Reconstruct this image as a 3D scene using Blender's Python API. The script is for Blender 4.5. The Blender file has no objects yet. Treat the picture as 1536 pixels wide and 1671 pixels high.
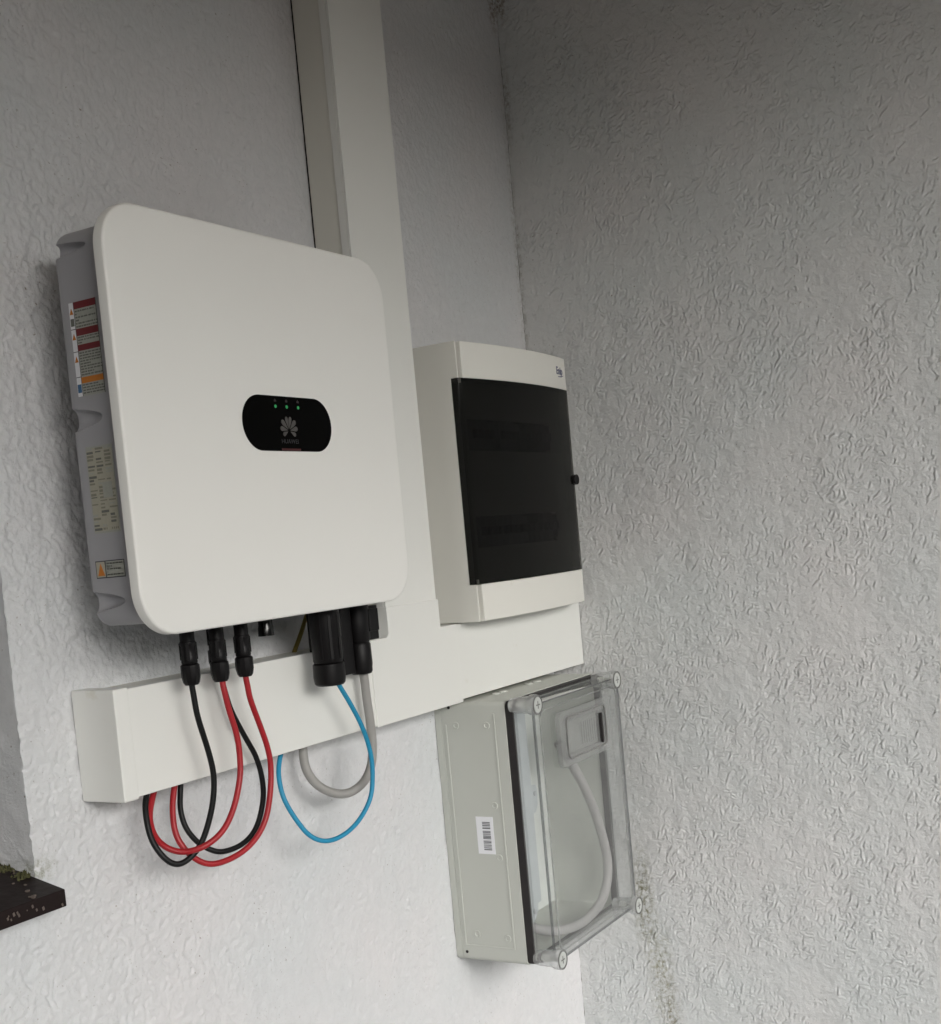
import bpy, math, random
import numpy as np
from mathutils import Vector

# ------------------------------------------------------------------ camera, world, sun, exposure
scn = bpy.context.scene
col = scn.collection
R = math.radians

def setup_camera():
    yaw, pit, ro = R(-58.9646), R(-3.787), R(-5.2712)
    f = Vector((-math.sin(yaw)*math.cos(pit), math.cos(yaw)*math.cos(pit), math.sin(pit)))
    r = f.cross(Vector((0, 0, 1))).normalized()
    u = r.cross(f)
    r2 = r*math.cos(ro) + u*math.sin(ro)
    u2 = -r*math.sin(ro) + u*math.cos(ro)
    cd = bpy.data.cameras.new('camera')
    co = bpy.data.objects.new('camera', cd)
    col.objects.link(co)
    from mathutils import Matrix
    m = Matrix((r2, u2, -f)).transposed().to_4x4()
    m.translation = Vector((-.9956, -1.1657, .0719))
    co.matrix_world = m
    cd.sensor_fit = 'VERTICAL'
    cd.sensor_height = 36
    cd.lens = 2088.85/1671*36
    cd.shift_y = (1022.53-835.5)/1671
    cd.clip_start = .01
    cd.clip_end = 500
    scn.camera = co
setup_camera()

SUN_EL, SUN_AZ = 22, -27      # elevation; azimuth of the sun measured from -Y towards +X
w = bpy.data.worlds.new("World")
scn.world = w
w.use_nodes = True
nt = w.node_tree
bg = nt.nodes['Background']
sky = nt.nodes.new('ShaderNodeTexSky')
sky.sky_type = 'NISHITA'
sky.sun_disc = False
sky.sun_elevation = R(SUN_EL)
sky.sun_rotation = R(180-SUN_AZ)
sky.air_density = 1.0
sky.dust_density = 3.0
hs = nt.nodes.new('ShaderNodeHueSaturation')
hs.inputs['Saturation'].default_value = .25
nt.links.new(sky.outputs[0], hs.inputs['Color'])
nt.links.new(hs.outputs[0], bg.inputs['Color'])
bg.inputs['Strength'].default_value = .12

sd = bpy.data.lights.new('sun', 'SUN')
sd.energy = .7
sd.angle = R(32)
sd.color = (.985, 1, 1)
so = bpy.data.objects.new('sun', sd)
col.objects.link(so)
sdir = Vector((math.sin(R(SUN_AZ))*math.cos(R(SUN_EL)), -math.cos(R(SUN_AZ))*math.cos(R(SUN_EL)), math.sin(R(SUN_EL))))
so.rotation_euler = sdir.to_track_quat('Z', 'Y').to_euler()
so.location = sdir*20

scn.view_settings.view_transform = 'Standard'
scn.view_settings.look = 'None'
scn.view_settings.exposure = 0.93
scn.view_settings.gamma = 1

# ------------------------------------------------------------------ helpers
class MB:
    """collects shapes, builds ONE mesh object"""
    def __init__(s): s.v = []; s.f = []; s.m = []; s.mi = 0
    def add(s, vs, fs):
        b = len(s.v); s.v += [tuple(p) for p in vs]
        for f in fs: s.f.append([b+i for i in f]); s.m.append(s.mi)
        return s
    def box(s, x0, x1, y0, y1, z0, z1):
        vs = [(x, y, z) for x in (x0, x1) for y in (y0, y1) for z in (z0, z1)]
        return s.add(vs, [(0, 1, 3, 2), (4, 6, 7, 5), (0, 4, 5, 1), (2, 3, 7, 6), (0, 2, 6, 4), (1, 5, 7, 3)])
    def obox(s, c, ax, ay, az):
        c = Vector(c); ax = Vector(ax); ay = Vector(ay); az = Vector(az)
        vs = [c+ax*i+ay*j+az*k for i in (-1, 1) for j in (-1, 1) for k in (-1, 1)]
        return s.add(vs, [(0, 1, 3, 2), (4, 6, 7, 5), (0, 4, 5, 1), (2, 3, 7, 6), (0, 2, 6, 4), (1, 5, 7, 3)])
    def prism(s, pts, axis, a0, a1):
        """polygon pts (2D) extruded along axis; 2D order is the two remaining axes in xyz order"""
        def mk(p, a):
            q = list(p); q.insert(axis, a); return tuple(q)
        n = len(pts)
        vs = [mk(p, a0) for p in pts]+[mk(p, a1) for p in pts]
        fs = [tuple(range(n)), tuple(range(2*n-1, n-1, -1))]
        fs += [(i, i+n, (i+1) % n+n, (i+1) % n) for i in range(n)]
        return s.add(vs, fs)
    def lathe(s, prof, c, axis=(0, 0, 1), n=24, lob=0, amp=0, caps=True):
        """prof: list of (radius, distance along axis)"""
        c = Vector(c); ax = Vector(axis).normalized()
        t = ax.orthogonal().normalized(); b = ax.cross(t)
        vs = []; fs = []
        for (r, h) in prof:
            for k in range(n):
                a = 2*math.pi*k/n
                rr = r*(1+amp*(1 if (k % 2 and lob) else 0))
                vs.append(c+ax*h+t*math.cos(a)*rr+b*math.sin(a)*rr)
        for j in range(len(prof)-1):
            for k in range(n):
                k2 = (k+1) % n
                fs.append((j*n+k, j*n+k2, (j+1)*n+k2, (j+1)*n+k))
        if caps:
            fs.append(tuple(range(n-1, -1, -1))); fs.append(tuple(range((len(prof)-1)*n, len(prof)*n)))
        return s.add(vs, fs)
    def tube(s, pts, r, n=12, sub=6):
        P = [Vector(p) for p in pts]
        Q = []
        for i in range(len(P)-1):
            p0 = P[max(i-1, 0)]; p1 = P[i]; p2 = P[i+1]; p3 = P[min(i+2, len(P)-1)]
            for k in range(sub):
                t = k/sub
                Q.append(.5*((2*p1)+(-p0+p2)*t+(2*p0-5*p1+4*p2-p3)*t*t+(-p0+3*p1-3*p2+p3)*t**3))
        Q.append(P[-1])
        for _ in range(3):      # relax so that no joint shows
            Q = [Q[0]]+[(Q[i-1]+Q[i]*2+Q[i+1])/4 for i in range(1, len(Q)-1)]+[Q[-1]]
        vs = []; fs = []; nrm = None
        for i, p in enumerate(Q):
            d = (Q[min(i+1, len(Q)-1)]-Q[max(i-1, 0)]).normalized()
            nrm = d.orthogonal().normalized() if nrm is None else (nrm-d*nrm.dot(d)).normalized()
            b = d.cross(nrm)
            for k in range(n):
                a = 2*math.pi*k/n
                vs.append(p+nrm*math.cos(a)*r+b*math.sin(a)*r)
        for i in range(len(Q)-1):
            for k in range(n):
                k2 = (k+1) % n
                fs.append((i*n+k, i*n+k2, (i+1)*n+k2, (i+1)*n+k))
        fs.append(tuple(range(n-1, -1, -1))); fs.append(tuple(range((len(Q)-1)*n, len(Q)*n)))
        return s.add(vs, fs)
    def build(s, name, mat, parent=None, bevel=0, seg=2, smooth=40):
        off = world_loc(parent) if parent else Vector((0, 0, 0))
        me = bpy.data.meshes.new(name)
        me.from_pydata([tuple(Vector(p)-off) for p in s.v], [], s.f)
        import bmesh
        b = bmesh.new(); b.from_mesh(me); bmesh.ops.recalc_face_normals(b, faces=b.faces); b.to_mesh(me); b.free()
        for m in (mat if isinstance(mat, (list, tuple)) else [mat]): me.materials.append(m)
        me.polygons.foreach_set('material_index', s.m)
        me.polygons.foreach_set('use_smooth', [True]*len(me.polygons))
        me.set_sharp_from_angle(angle=R(smooth))
        me.update()
        o = bpy.data.objects.new(name, me)
        col.objects.link(o)
        if parent: o.parent = parent
        if bevel:
            bm_ = o.modifiers.new('bevel', 'BEVEL'); bm_.width = bevel; bm_.segments = seg
            bm_.limit_method = 'ANGLE'; bm_.angle_limit = R(35); bm_.harden_normals = True
        return o

def world_loc(o):
    l = Vector((0, 0, 0))
    while o: l += o.location; o = o.parent
    return l

def tag(o, label=None, cat=None, group=None, kind=None):
    if label: o['label'] = label
    if cat: o['category'] = cat
    if group: o['group'] = group
    if kind: o['kind'] = kind
    return o

def thing(name, label, cat, loc, group=None):
    o = bpy.data.objects.new(name, None); o.location = loc; o.empty_display_size = .05
    col.objects.link(o)
    return tag(o, label, cat, group)

def rrect(x0, x1, z0, z1, r, n=10):
    """rounded rectangle outline, counter clockwise"""
    p = []
    for cx, cz, a0 in ((x1-r, z0+r, -90), (x1-r, z1-r, 0), (x0+r, z1-r, 90), (x0+r, z0+r, 180)):
        for k in range(n+1):
            a = R(a0+90*k/n); p.append((cx+r*math.cos(a), cz+r*math.sin(a)))
    return p

# ------------------------------------------------------------------ materials
def pm(name, c, rough=.5, var=.06, vscale=12, bump=0, bscale=300, metal=0, coat=0, spec=.5, dirt=None, dscale=20, dthr=.62, ior=None):
    m = bpy.data.materials.new(name); m.use_nodes = True
    t = m.node_tree; N = t.nodes; L = t.links
    b = N['Principled BSDF']
    tc = N.new('ShaderNodeTexCoord')
    n = N.new('ShaderNodeTexNoise'); n.inputs['Scale'].default_value = vscale; n.inputs['Detail'].default_value = 5
    L.new(tc.outputs['Object'], n.inputs['Vector'])
    mx = N.new('ShaderNodeMix'); mx.data_type = 'RGBA'
    mx.inputs['A'].default_value = (*[x*(1-var) for x in c], 1)
    mx.inputs['B'].default_value = (*[min(1, x*(1+var)) for x in c], 1)
    L.new(n.outputs['Fac'], mx.inputs['Factor'])
    out = mx.outputs['Result']
    if dirt:
        n2 = N.new('ShaderNodeTexNoise'); n2.inputs['Scale'].default_value = dscale; n2.inputs['Detail'].default_value = 8
        n2.inputs['Roughness'].default_value = .65
        L.new(tc.outputs['Object'], n2.inputs['Vector'])
        mr = N.new('ShaderNodeMapRange'); mr.inputs['From Min'].default_value = dthr; mr.inputs['From Max'].default_value = dthr+.14
        L.new(n2.outputs['Fac'], mr.inputs['Value'])
        m2 = N.new('ShaderNodeMix'); m2.data_type = 'RGBA'
        L.new(mr.outputs['Result'], m2.inputs['Factor']); L.new(out, m2.inputs['A']); m2.inputs['B'].default_value = (*dirt, 1)
        out = m2.outputs['Result']
    L.new(out, b.inputs['Base Color'])
    b.inputs['Roughness'].default_value = rough
    b.inputs['Metallic'].default_value = metal
    b.inputs['Specular IOR Level'].default_value = spec
    b.inputs['Coat Weight'].default_value = coat
    if ior: b.inputs['IOR'].default_value = ior
    # slight unevenness of the gloss
    rr = N.new('ShaderNodeMapRange'); rr.inputs['To Min'].default_value = max(0, rough-.06); rr.inputs['To Max'].default_value = min(1, rough+.08)
    n3 = N.new('ShaderNodeTexNoise'); n3.inputs['Scale'].default_value = 35; n3.inputs['Detail'].default_value = 6
    L.new(tc.outputs['Object'], n3.inputs['Vector']); L.new(n3.outputs['Fac'], rr.inputs['Value']); L.new(rr.outputs['Result'], b.inputs['Roughness'])
    if bump:
        nb = N.new('ShaderNodeTexNoise'); nb.inputs['Scale'].default_value = bscale; nb.inputs['Detail'].default_value = 3
        L.new(tc.outputs['Object'], nb.inputs['Vector'])
        bp = N.new('ShaderNodeBump'); bp.inputs['Strength'].default_value = 1; bp.inputs['Distance'].default_value = bump
        L.new(nb.outputs['Fac'], bp.inputs['Height']); L.new(bp.outputs['Normal'], b.inputs['Normal'])
    return m

def clear_plastic(name, tint=(.93, .95, .94), haze=.04, rough=.06, f0=.035, fk=1.0, dif=.60):
    """thin clear polycarbonate: see-through, Fresnel gloss, a little milky"""
    m = bpy.data.materials.new(name); m.use_nodes = True
    t = m.node_tree; N = t.nodes; L = t.links
    for x in list(N):
        if x.type == 'BSDF_PRINCIPLED': N.remove(x)
    out = [x for x in N if x.type == 'OUTPUT_MATERIAL'][0]
    tr = N.new('ShaderNodeBsdfTransparent'); tr.inputs['Color'].default_value = (*tint, 1)
    gl = N.new('ShaderNodeBsdfGlossy'); gl.inputs['Roughness'].default_value = rough; gl.inputs['Color'].default_value = (.9, .9, .9, 1)
    df = N.new('ShaderNodeBsdfDiffuse'); df.inputs['Color'].default_value = (dif, dif*1.01, dif, 1)
    fc = N.new('ShaderNodeLayerWeight'); fc.inputs['Blend'].default_value = .5
    pw = N.new('ShaderNodeMath'); pw.operation = 'POWER'; pw.inputs[1].default_value = 4.5; L.new(fc.outputs['Facing'], pw.inputs[0])
    lw = N.new('ShaderNodeMapRange'); lw.inputs['To Min'].default_value = f0; lw.inputs['To Max'].default_value = fk; L.new(pw.outputs[0], lw.inputs['Value'])
    a = N.new('ShaderNodeMixShader'); b = N.new('ShaderNodeMixShader')
    n = N.new('ShaderNodeTexNoise'); n.inputs['Scale'].default_value = 25; n.inputs['Detail'].default_value = 6
    tc = N.new('ShaderNodeTexCoord'); L.new(tc.outputs['Object'], n.inputs['Vector'])
    mr = N.new('ShaderNodeMapRange'); mr.inputs['To Min'].default_value = haze*.4; mr.inputs['To Max'].default_value = haze*1.6
    L.new(n.outputs['Fac'], mr.inputs['Value'])
    L.new(mr.outputs['Result'], a.inputs['Fac']); L.new(tr.outputs[0], a.inputs[1]); L.new(df.outputs[0], a.inputs[2])
    L.new(lw.outputs[0], b.inputs['Fac']); L.new(a.outputs[0], b.inputs[1]); L.new(gl.outputs[0], b.inputs[2])
    L.new(b.outputs[0], out.inputs['Surface'])
    return m

def emitter(name, c, s):
    m = bpy.data.materials.new(name); m.use_nodes = True
    b = m.node_tree.nodes['Principled BSDF']
    b.inputs['Base Color'].default_value = (*c, 1); b.inputs['Emission Color'].default_value = (*c, 1); b.inputs['Emission Strength'].default_value = s
    return m

def plaster(name, c, grime=()):
    m = bpy.data.materials.new(name); m.use_nodes = True
    t = m.node_tree; N = t.nodes; L = t.links
    b = N['Principled BSDF']; b.inputs['Roughness'].default_value = .95; b.inputs['Specular IOR Level'].default_value = .08
    tc = N.new('ShaderNodeTexCoord')
    def noise(s, d=5, r=.5):
        n = N.new('ShaderNodeTexNoise'); n.inputs['Scale'].default_value = s; n.inputs['Detail'].default_value = d; n.inputs['Roughness'].default_value = r
        L.new(tc.outputs['Object'], n.inputs['Vector']); return n.outputs['Fac']
    def rng(v, a, b_, o0=0, o1=1):
        r = N.new('ShaderNodeMapRange'); r.inputs['From Min'].default_value = a; r.inputs['From Max'].default_value = b_
        r.inputs['To Min'].default_value = o0; r.inputs['To Max'].default_value = o1
        L.new(v, r.inputs['Value']); return r.outputs['Result']
    def mix(f, A, B):
        x = N.new('ShaderNodeMix'); x.data_type = 'RGBA'
        L.new(f, x.inputs['Factor'])
        for s_, v in (('A', A), ('B', B)):
            if isinstance(v, tuple): x.inputs[s_].default_value = (*v, 1)
            else: L.new(v, x.inputs[s_])
        return x.outputs['Result']
    def mul(a, b_):
        x = N.new('ShaderNodeMath'); x.operation = 'MULTIPLY'; L.new(a, x.inputs[0])
        if isinstance(b_, float): x.inputs[1].default_value = b_
        else: L.new(b_, x.inputs[1])
        return x.outputs[0]
    base = mix(rng(noise(3.5, 4), .35, .65), tuple(x*y for x, y in zip(c, (.97, .985, .99))), tuple(x*y for x, y in zip(c, (1.03, 1.0, 1.0))))
    base = mix(rng(noise(60, 6, .6), .3, .75, 0, .35), base, tuple(x*.8 for x in c))
    # specks of soil
    sp = mul(rng(noise(230, 2, .5), .66, .76), rng(noise(9, 3), .45, .60))
    base = mix(mul(sp, .75), base, (.16, .12, .08))
    sp2 = mul(rng(noise(75, 3, .6), .68, .80), rng(noise(5, 2), .5, .65))
    base = mix(mul(sp2, .5), base, (.22, .20, .13))
    # green-brown growth near given points (object coordinates): centre, half sizes, strength
    for (cx, cy, cz), (sx, sy, sz), k, colr in grime:
        mp = N.new('ShaderNodeMapping'); mp.vector_type = 'POINT'
        mp.inputs['Scale'].default_value = (1/sx, 1/sy, 1/sz); mp.inputs['Location'].default_value = (-cx/sx, -cy/sy, -cz/sz)
        L.new(tc.outputs['Object'], mp.inputs['Vector'])
        ln = N.new('ShaderNodeVectorMath'); ln.operation = 'LENGTH'; L.new(mp.outputs['Vector'], ln.inputs[0])
        msk = rng(ln.outputs['Value'], 0.15, 1, 1, 0)
        f = mul(msk, rng(noise(110, 6, .7), .44, .62)); f = mul(f, float(k))
        base = mix(f, base, colr)
    L.new(base, b.inputs['Base Color'])
    bp = N.new('ShaderNodeBump'); bp.inputs['Distance'].default_value = .0018; bp.inputs['Strength'].default_value = .7
    L.new(noise(260, 5, .6), bp.inputs['Height']); L.new(bp.outputs['Normal'], b.inputs['Normal'])
    return m

WHITE = pm('inverter_white', (.84, .842, .81), .42, .015, 6, bump=.00004, bscale=900)
TRUNK = pm('trunking_white', (.78, .787, .755), .38, .025, 5, dirt=(.60, .57, .47), dscale=9, dthr=.66)
TRUNK2 = pm('trunking_side', (.70, .69, .63), .4, .03, 5)
DBW = pm('breaker_box_white', (.77, .765, .715), .35, .02, 6, dirt=(.58, .55, .46), dscale=14, dthr=.68)
ALU = pm('grey_cast', (.37, .37, .39), .45, .06, 15, bump=.0001, bscale=500)
ALUD = pm('grey_dark', (.10, .10, .105), .5, .06, 15)
BLACK = pm('black_plastic', (.0045, .004, .0045), .42, .1, 40, bump=.00012, bscale=400, spec=.22)
BLKGLOSS = pm('black_gloss', (.001, .001, .001), .16, .05, 10, spec=.04)
GLASSBLK = pm('black_shiny', (.002, .002, .002), .12, .05, 10, spec=.4)
RED = pm('red_sheath', (.34, .008, .014), .42, .08, 30, bump=.0001, bscale=200)
BLKC = pm('black_sheath', (.003, .0033, .0036), .45, .08, 30, spec=.3)
BLUE = pm('blue_sheath', (.018, .255, .43), .45, .06, 30, spec=.35)
GREYC = pm('grey_sheath', (.30, .295, .28), .5, .05, 30)
OLIVE = pm('earth_sheath', (.20, .15, .03), .5, .2, 60)
METERG = pm('meter_grey', (.51, .525, .485), .5, .03, 8, bump=.00005, bscale=700, dirt=(.40, .38, .31), dscale=22, dthr=.66)
CONDUIT = pm('conduit_grey', (.40, .39, .385), .5, .04, 30)
METERIN = pm('meter_inner', (.74, .77, .745), .55, .04, 8)
STRIP = pm('zinc_strip', (.53, .57, .585), .45, .03, 14)
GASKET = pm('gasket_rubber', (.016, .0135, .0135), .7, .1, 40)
STEEL = pm('screw_steel', (.6, .62, .63), .3, .05, 80, metal=1)
STICK = pm('sticker_white', (.78, .79, .82), .4, .01, 10)
INK = pm('ink_grey', (.07, .07, .08), .5, .05, 50)
LBLG = pm('label_grey', (.36, .37, .33), .45, .12, 300)
LBLD = pm('label_text', (.14, .145, .13), .5, .2, 400)
LBLM = pm('label_mid', (.23, .225, .18), .5, .15, 300)
LBLT = pm('label_tan', (.40, .385, .31), .5, .1, 300)
LRED = pm('label_red', (.16, .02, .025), .45, .15, 200)
LORG = pm('label_orange', (.55, .19, .03), .45, .15, 200)
LBLU = pm('label_blue', (.05, .14, .28), .45, .1, 200)
LOGO = pm('logo_grey', (.072, .068, .064), .4, .1, 60)
LOGOD = pm('logo_dim', (.020, .020, .024), .4, .1, 60)
REDST = pm('red_stripe', (.055, .004, .006), .4, .1, 60)
LED = emitter('led_green', (.018, .20, .06), .32)
LEDD = pm('icon_dim', (.02, .012, .012), .4, .1, 60)
MARK = pm('maker_mark', (.16, .17, .24), .5, .1, 60)
SILL = pm('sill_brown', (.013, .0075, .007), .5, .2, 18, spec=.2, bump=.0006, bscale=90, dirt=(.04, .03, .025), dscale=70, dthr=.66)
MOSS = pm('moss', (.085, .085, .035), .9, .6, 160)
CRUMB = pm('plaster_crumb', (.13, .105, .09), .8, .2, 90)
CONC = pm('concrete', (.25, .24, .225), .85, .15, 3, bump=.002, bscale=60)
SOFF = pm('soffit', (.40, .315, .235), .8, .1, 4)
CLEAR = clear_plastic('clear_lid', (.97, .975, .975), haze=.05)
CLEARD = clear_plastic('clear_thick', (.83, .84, .835), haze=.22, rough=.12)
CLEARE = clear_plastic('refraction_tint', (.62, .63, .64), haze=.08, rough=.08)  # darker tint stands in for the refraction lines along the lid edges
BOSS = clear_plastic('clear_boss', (.90, .91, .91), haze=.30, rough=.10, dif=.85)
SMOKE = clear_plastic('smoked_door', (.30, .30, .29), haze=.002, rough=.10, f0=.012, fk=.45)
BRKC = pm('cover_white', (.70, .70, .67), .5, .04, 20)
BRKW = pm('breaker_grey', (.30, .31, .32), .5, .04, 20)
BRKD = pm('breaker_dark', (.05, .05, .055), .5, .1, 20)

# ------------------------------------------------------------------ ground and soffit (outside the picture, they light the wall)
def sheet(name, x0, x1, y0, y1, z0, z1, mat, **k):
    o = MB().box(x0, x1, y0, y1, z0, z1).build(name, mat); tag(o, **k); return o
sheet('ground', -150, 150, -150, .6, -1.75, -1.55, CONC, kind='structure', label='concrete ground below the wall')
sheet('ceiling', -3.9, 3.2, -3.05, .4, 1.165, 1.30, SOFF, kind='structure', label='dark soffit above the wall')

for nm, a in (('wall', (-14, 14, -12.4, -12, -1.6, 1.9)), ('wall', (-14.4, -14, -12, 14, -1.6, 1.9))):  # unseen walls, added to cut off the low sky and steepen the light falloff
    tag(MB().box(*a).build('sky_blocker', CONC), 'added grey wall across the yard, out of view, hiding the low sky' if a[0] == -14 else 'added grey wall along the side of the yard, out of view, hiding the low sky', 'wall')

# ------------------------------------------------------------------ plaster walls as real relief
rng_ = np.random.default_rng(7)
def vnoise(na, nb, cell):
    ga, gb = int(na/cell)+3, int(nb/cell)+3
    g = rng_.random((ga, gb))
    a = np.arange(na)/cell; b = np.arange(nb)/cell
    ia = a.astype(int); ib = b.astype(int); fa = a-ia; fb = b-ib
    fa = fa*fa*(3-2*fa); fb = fb*fb*(3-2*fb)
    fa = fa[:, None]; fb = fb[None, :]
    return (g[np.ix_(ia, ib)]*(1-fa)*(1-fb)+g[np.ix_(ia+1, ib)]*fa*(1-fb)+g[np.ix_(ia, ib+1)]*(1-fa)*fb+g[np.ix_(ia+1, ib+1)]*fa*fb)

def strokes(na, nb, res, n, hmin, hmax, smin, smax, lmin, lmax, dirfn, maskamt=1.0):
    """worm-like trowel ridges: array of heights in metres"""
    H = np.zeros((na, nb)); msk = .6*vnoise(na, nb, .11/res)+.4*vnoise(na, nb, .045/res)
    k = 0; tries = 0
    while k < n and tries < n*12:
        tries += 1
        a, b = rng_.random()*na, rng_.random()*nb
        if msk[int(a), int(b)] < .34+.3*rng_.random()*maskamt: continue
        k += 1
        h = rng_.uniform(hmin, hmax)*rng_.uniform(.5, 1); s = rng_.uniform(smin, smax)/res
        L = rng_.uniform(lmin, lmax)*rng_.uniform(.35, 1)/res; th = dirfn(a*res, b*res); cur = rng_.normal(0, .07)
        st = .8; nst = int(L/st)+2; kr = int(3*s)+1
        for i in range(nst):
            th += cur+rng_.normal(0, .13); a += math.cos(th)*st; b += math.sin(th)*st
            if rng_.random() < .03: cur = rng_.normal(0, .07)
            i0, j0 = int(a)-kr, int(b)-kr; i1, j1 = i0+2*kr+1, j0+2*kr+1
            if i0 < 0 or j0 < 0 or i1 >= na or j1 >= nb: continue
            tt = i/nst; env = min(1, 4*tt+.25, 4*(1-tt)+.25)
            A = (np.arange(i0, i1)-a)[:, None]; B = (np.arange(j0, j1)-b)[None, :]
            g = h*env*np.exp(-(A*A+B*B)/(s*s))
            H[i0:i1, j0:j1] = np.maximum(H[i0:i1, j0:j1], g)
    return H

def relief(a_f, b_f, H, a_c0, a_c1, b_c0, b_c1):
    """embed the fine height field in a coarse border"""
    A = np.concatenate([a_c0, a_f, a_c1]); B = np.concatenate([b_c0, b_f, b_c1])
    HH = np.zeros((len(A), len(B))); HH[len(a_c0):len(a_c0)+len(a_f), len(b_c0):len(b_c0)+len(b_f)] = H
    return A, B, HH

def grid_mesh(name, co, keep, mat, parent):
    na, nb = co.shape[:2]
    me = bpy.data.meshes.new(name)
    idx = np.arange(na*nb).reshape(na, nb)
    q = np.stack([idx[:-1, :-1], idx[1:, :-1], idx[1:, 1:], idx[:-1, 1:]], -1)[keep]
    nf = len(q)
    off = np.array(world_loc(parent)) if parent else np.zeros(3)
    me.vertices.add(na*nb); me.vertices.foreach_set('co', (co-off).astype(np.float32).ravel())
    me.loops.add(nf*4); me.loops.foreach_set('vertex_index', q.astype(np.int32).ravel())
    me.polygons.add(nf); me.polygons.foreach_set('loop_start', (np.arange(nf)*4).astype(np.int32))
    me.update(calc_edges=True); me.validate()
    me.polygons.foreach_set('use_smooth', np.ones(nf, bool))
    me.materials.append(mat)
    o = bpy.data.objects.new(name, me); col.objects.link(o)
    if parent: o.parent = parent
    return o

XC = 1.2465
WCOL = (.60, .595, .59)
# --- right wall (x = XC, runs along y), heavy texture
res = .00145
ya = np.arange(-.93, .0001, res); zb = np.arange(-1.0, 1.13, res)
na, nb = len(ya), len(zb)
def dir_right(a, b):
    d = .93-a    # distance from the corner
    if rng_.random() < max(.2, 1-d*2.2): return rng_.normal(math.pi/2+.25, .35)
    return rng_.random()*2*math.pi
H = strokes(na, nb, res, 9800, .0009, .0025, .0009, .0014, .004, .022, dir_right, .75)
H2 = strokes(na, nb, res, 5200, .0006, .0018, .0011, .0016, .002, .008, dir_right, .7)
H = np.maximum(H, H2)
G = np.zeros_like(H); G[:-2, :-1] = H[2:, 1:]; G2 = np.zeros_like(H); G2[:-1, :-2] = H[1:, 2:]; G = np.maximum(G, G2)
H = (-1.35*H+.75*G)*(.65+.6*vnoise(na, nb, .09/res))
H += .0020*(vnoise(na, nb, .05/res)-.5)+.0014*(vnoise(na, nb, .016/res)-.5)+.0009*(vnoise(na, nb, .006/res)-.5)+.00022*(vnoise(na, nb, .003/res)-.5)
wr = thing('wall', 'heavily textured white plaster wall on the right, meeting the equipment wall at the corner', 'wall', (XC, -.4, -1.55))
cl = lambda *v: np.array(v)
A, B, HH = relief(ya, zb, H, cl(-1.9, -1.2), cl(), cl(-1.6, -1.3), cl(1.2, 1.45))
co = np.zeros((len(A), len(B), 3)); co[..., 0] = XC-HH; co[..., 1] = A[:, None]; co[..., 2] = B[None, :]
PL_R = plaster('plaster_right', (.672, .688, .684), grime=[
    ((0, .25, .90), (.05, .030, .14), 1.0, (.17, .16, .08)), ((0, .225, .76), (.05, .035, .13), .75, (.20, .19, .09)), ((0, .21, .66), (.05, .03, .10), .8, (.17, .15, .08)),
    ((0, .39, 2.635), (.05, .02, .05), .9, (.15, .09, .04)), ((0, .395, 2.45), (.05, .012, .12), .6, (.18, .14, .10)), ((0, .397, 2.1), (.05, .006, .3), .5, (.2, .17, .13))])
grid_mesh('plaster_face', co, np.ones((len(A)-1, len(B)-1), bool), PL_R, wr)
MB().box(XC+.004, XC+.28, -1.9, .3, -1.6, 1.45).build('masonry', CONC, wr)

# --- back wall (y = 0, runs along x), softer texture
res = .0019
XE = -.048; ZS = -.262
xa = np.arange(-.16, XC+.0005, res); zb = np.arange(-1.05, 1.16, res)
xa = xa+(XE-xa[np.argmin(abs(xa-XE))])
xa[-1] = XC
na, nb = len(xa), len(zb)
def dir_back(a, b): return rng_.normal(math.pi/2-.5, .7)
H = strokes(na, nb, res, 4200, .0005, .0017, .0014, .0024, .006, .040, dir_back)
P_ = strokes(na, nb, res, 2600, .0006, .0016, .0012, .0018, .002, .008, dir_back, .4)   # small pits
left = np.clip(1.25-(xa-XE)/.55, .55, 1)[:, None]
HL = strokes(na, nb, res, 5200, .0008, .0024, .0011, .0019, .005, .030, dir_back, .8)*np.clip(1.15-(xa-XE)/.32, .34, 1)[:, None]
H = np.maximum(H*left*1.2, HL); G = np.zeros_like(H); G[:-1, :-1] = H[1:, 1:]
H = -1.7*H+.95*G-P_*1.5
H += .0018*left*(vnoise(na, nb, .045/res)-.5)+left*(.0018*(vnoise(na, nb, .012/res)-.5)+.0019*(vnoise(na, nb, .0055/res)-.5)+.0014*(vnoise(na, nb, .004/res)-.5))
wb = thing('wall', 'pale plaster wall that carries the inverter, the trunking and the boxes', 'wall', (.6, 0, -1.55))
A, B, HH = relief(xa, zb, H, cl(-3.4, -1.2), cl(), cl(-1.6, -1.3), cl(1.25, 1.45))
co = np.zeros((len(A), len(B), 3)); co[..., 0] = A[:, None]; co[..., 1] = -HH; co[..., 2] = B[None, :]
mid = (A[:-1]+A[1:])/2; mz = (B[:-1]+B[1:])/2
keep = ~((mid[:, None] < XE) & (mid[:, None] > -1.2) & (mz[None, :] > ZS) & (mz[None, :] < 1.2))
PL_B = plaster('plaster_back', (.662, .675, .684), grime=[
    ((.635, 0, 2.63), (.03, .05, .06), .9, (.15, .09, .04)), ((.64, 0, 2.2), (.012, .05, .5), .4, (.2, .17, .13)), ((-.64, 0, 1.30), (.03, .05, .02), .8, (.14, .15, .06))])
grid_mesh('plaster_face', co, keep, PL_B, wb)
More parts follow.
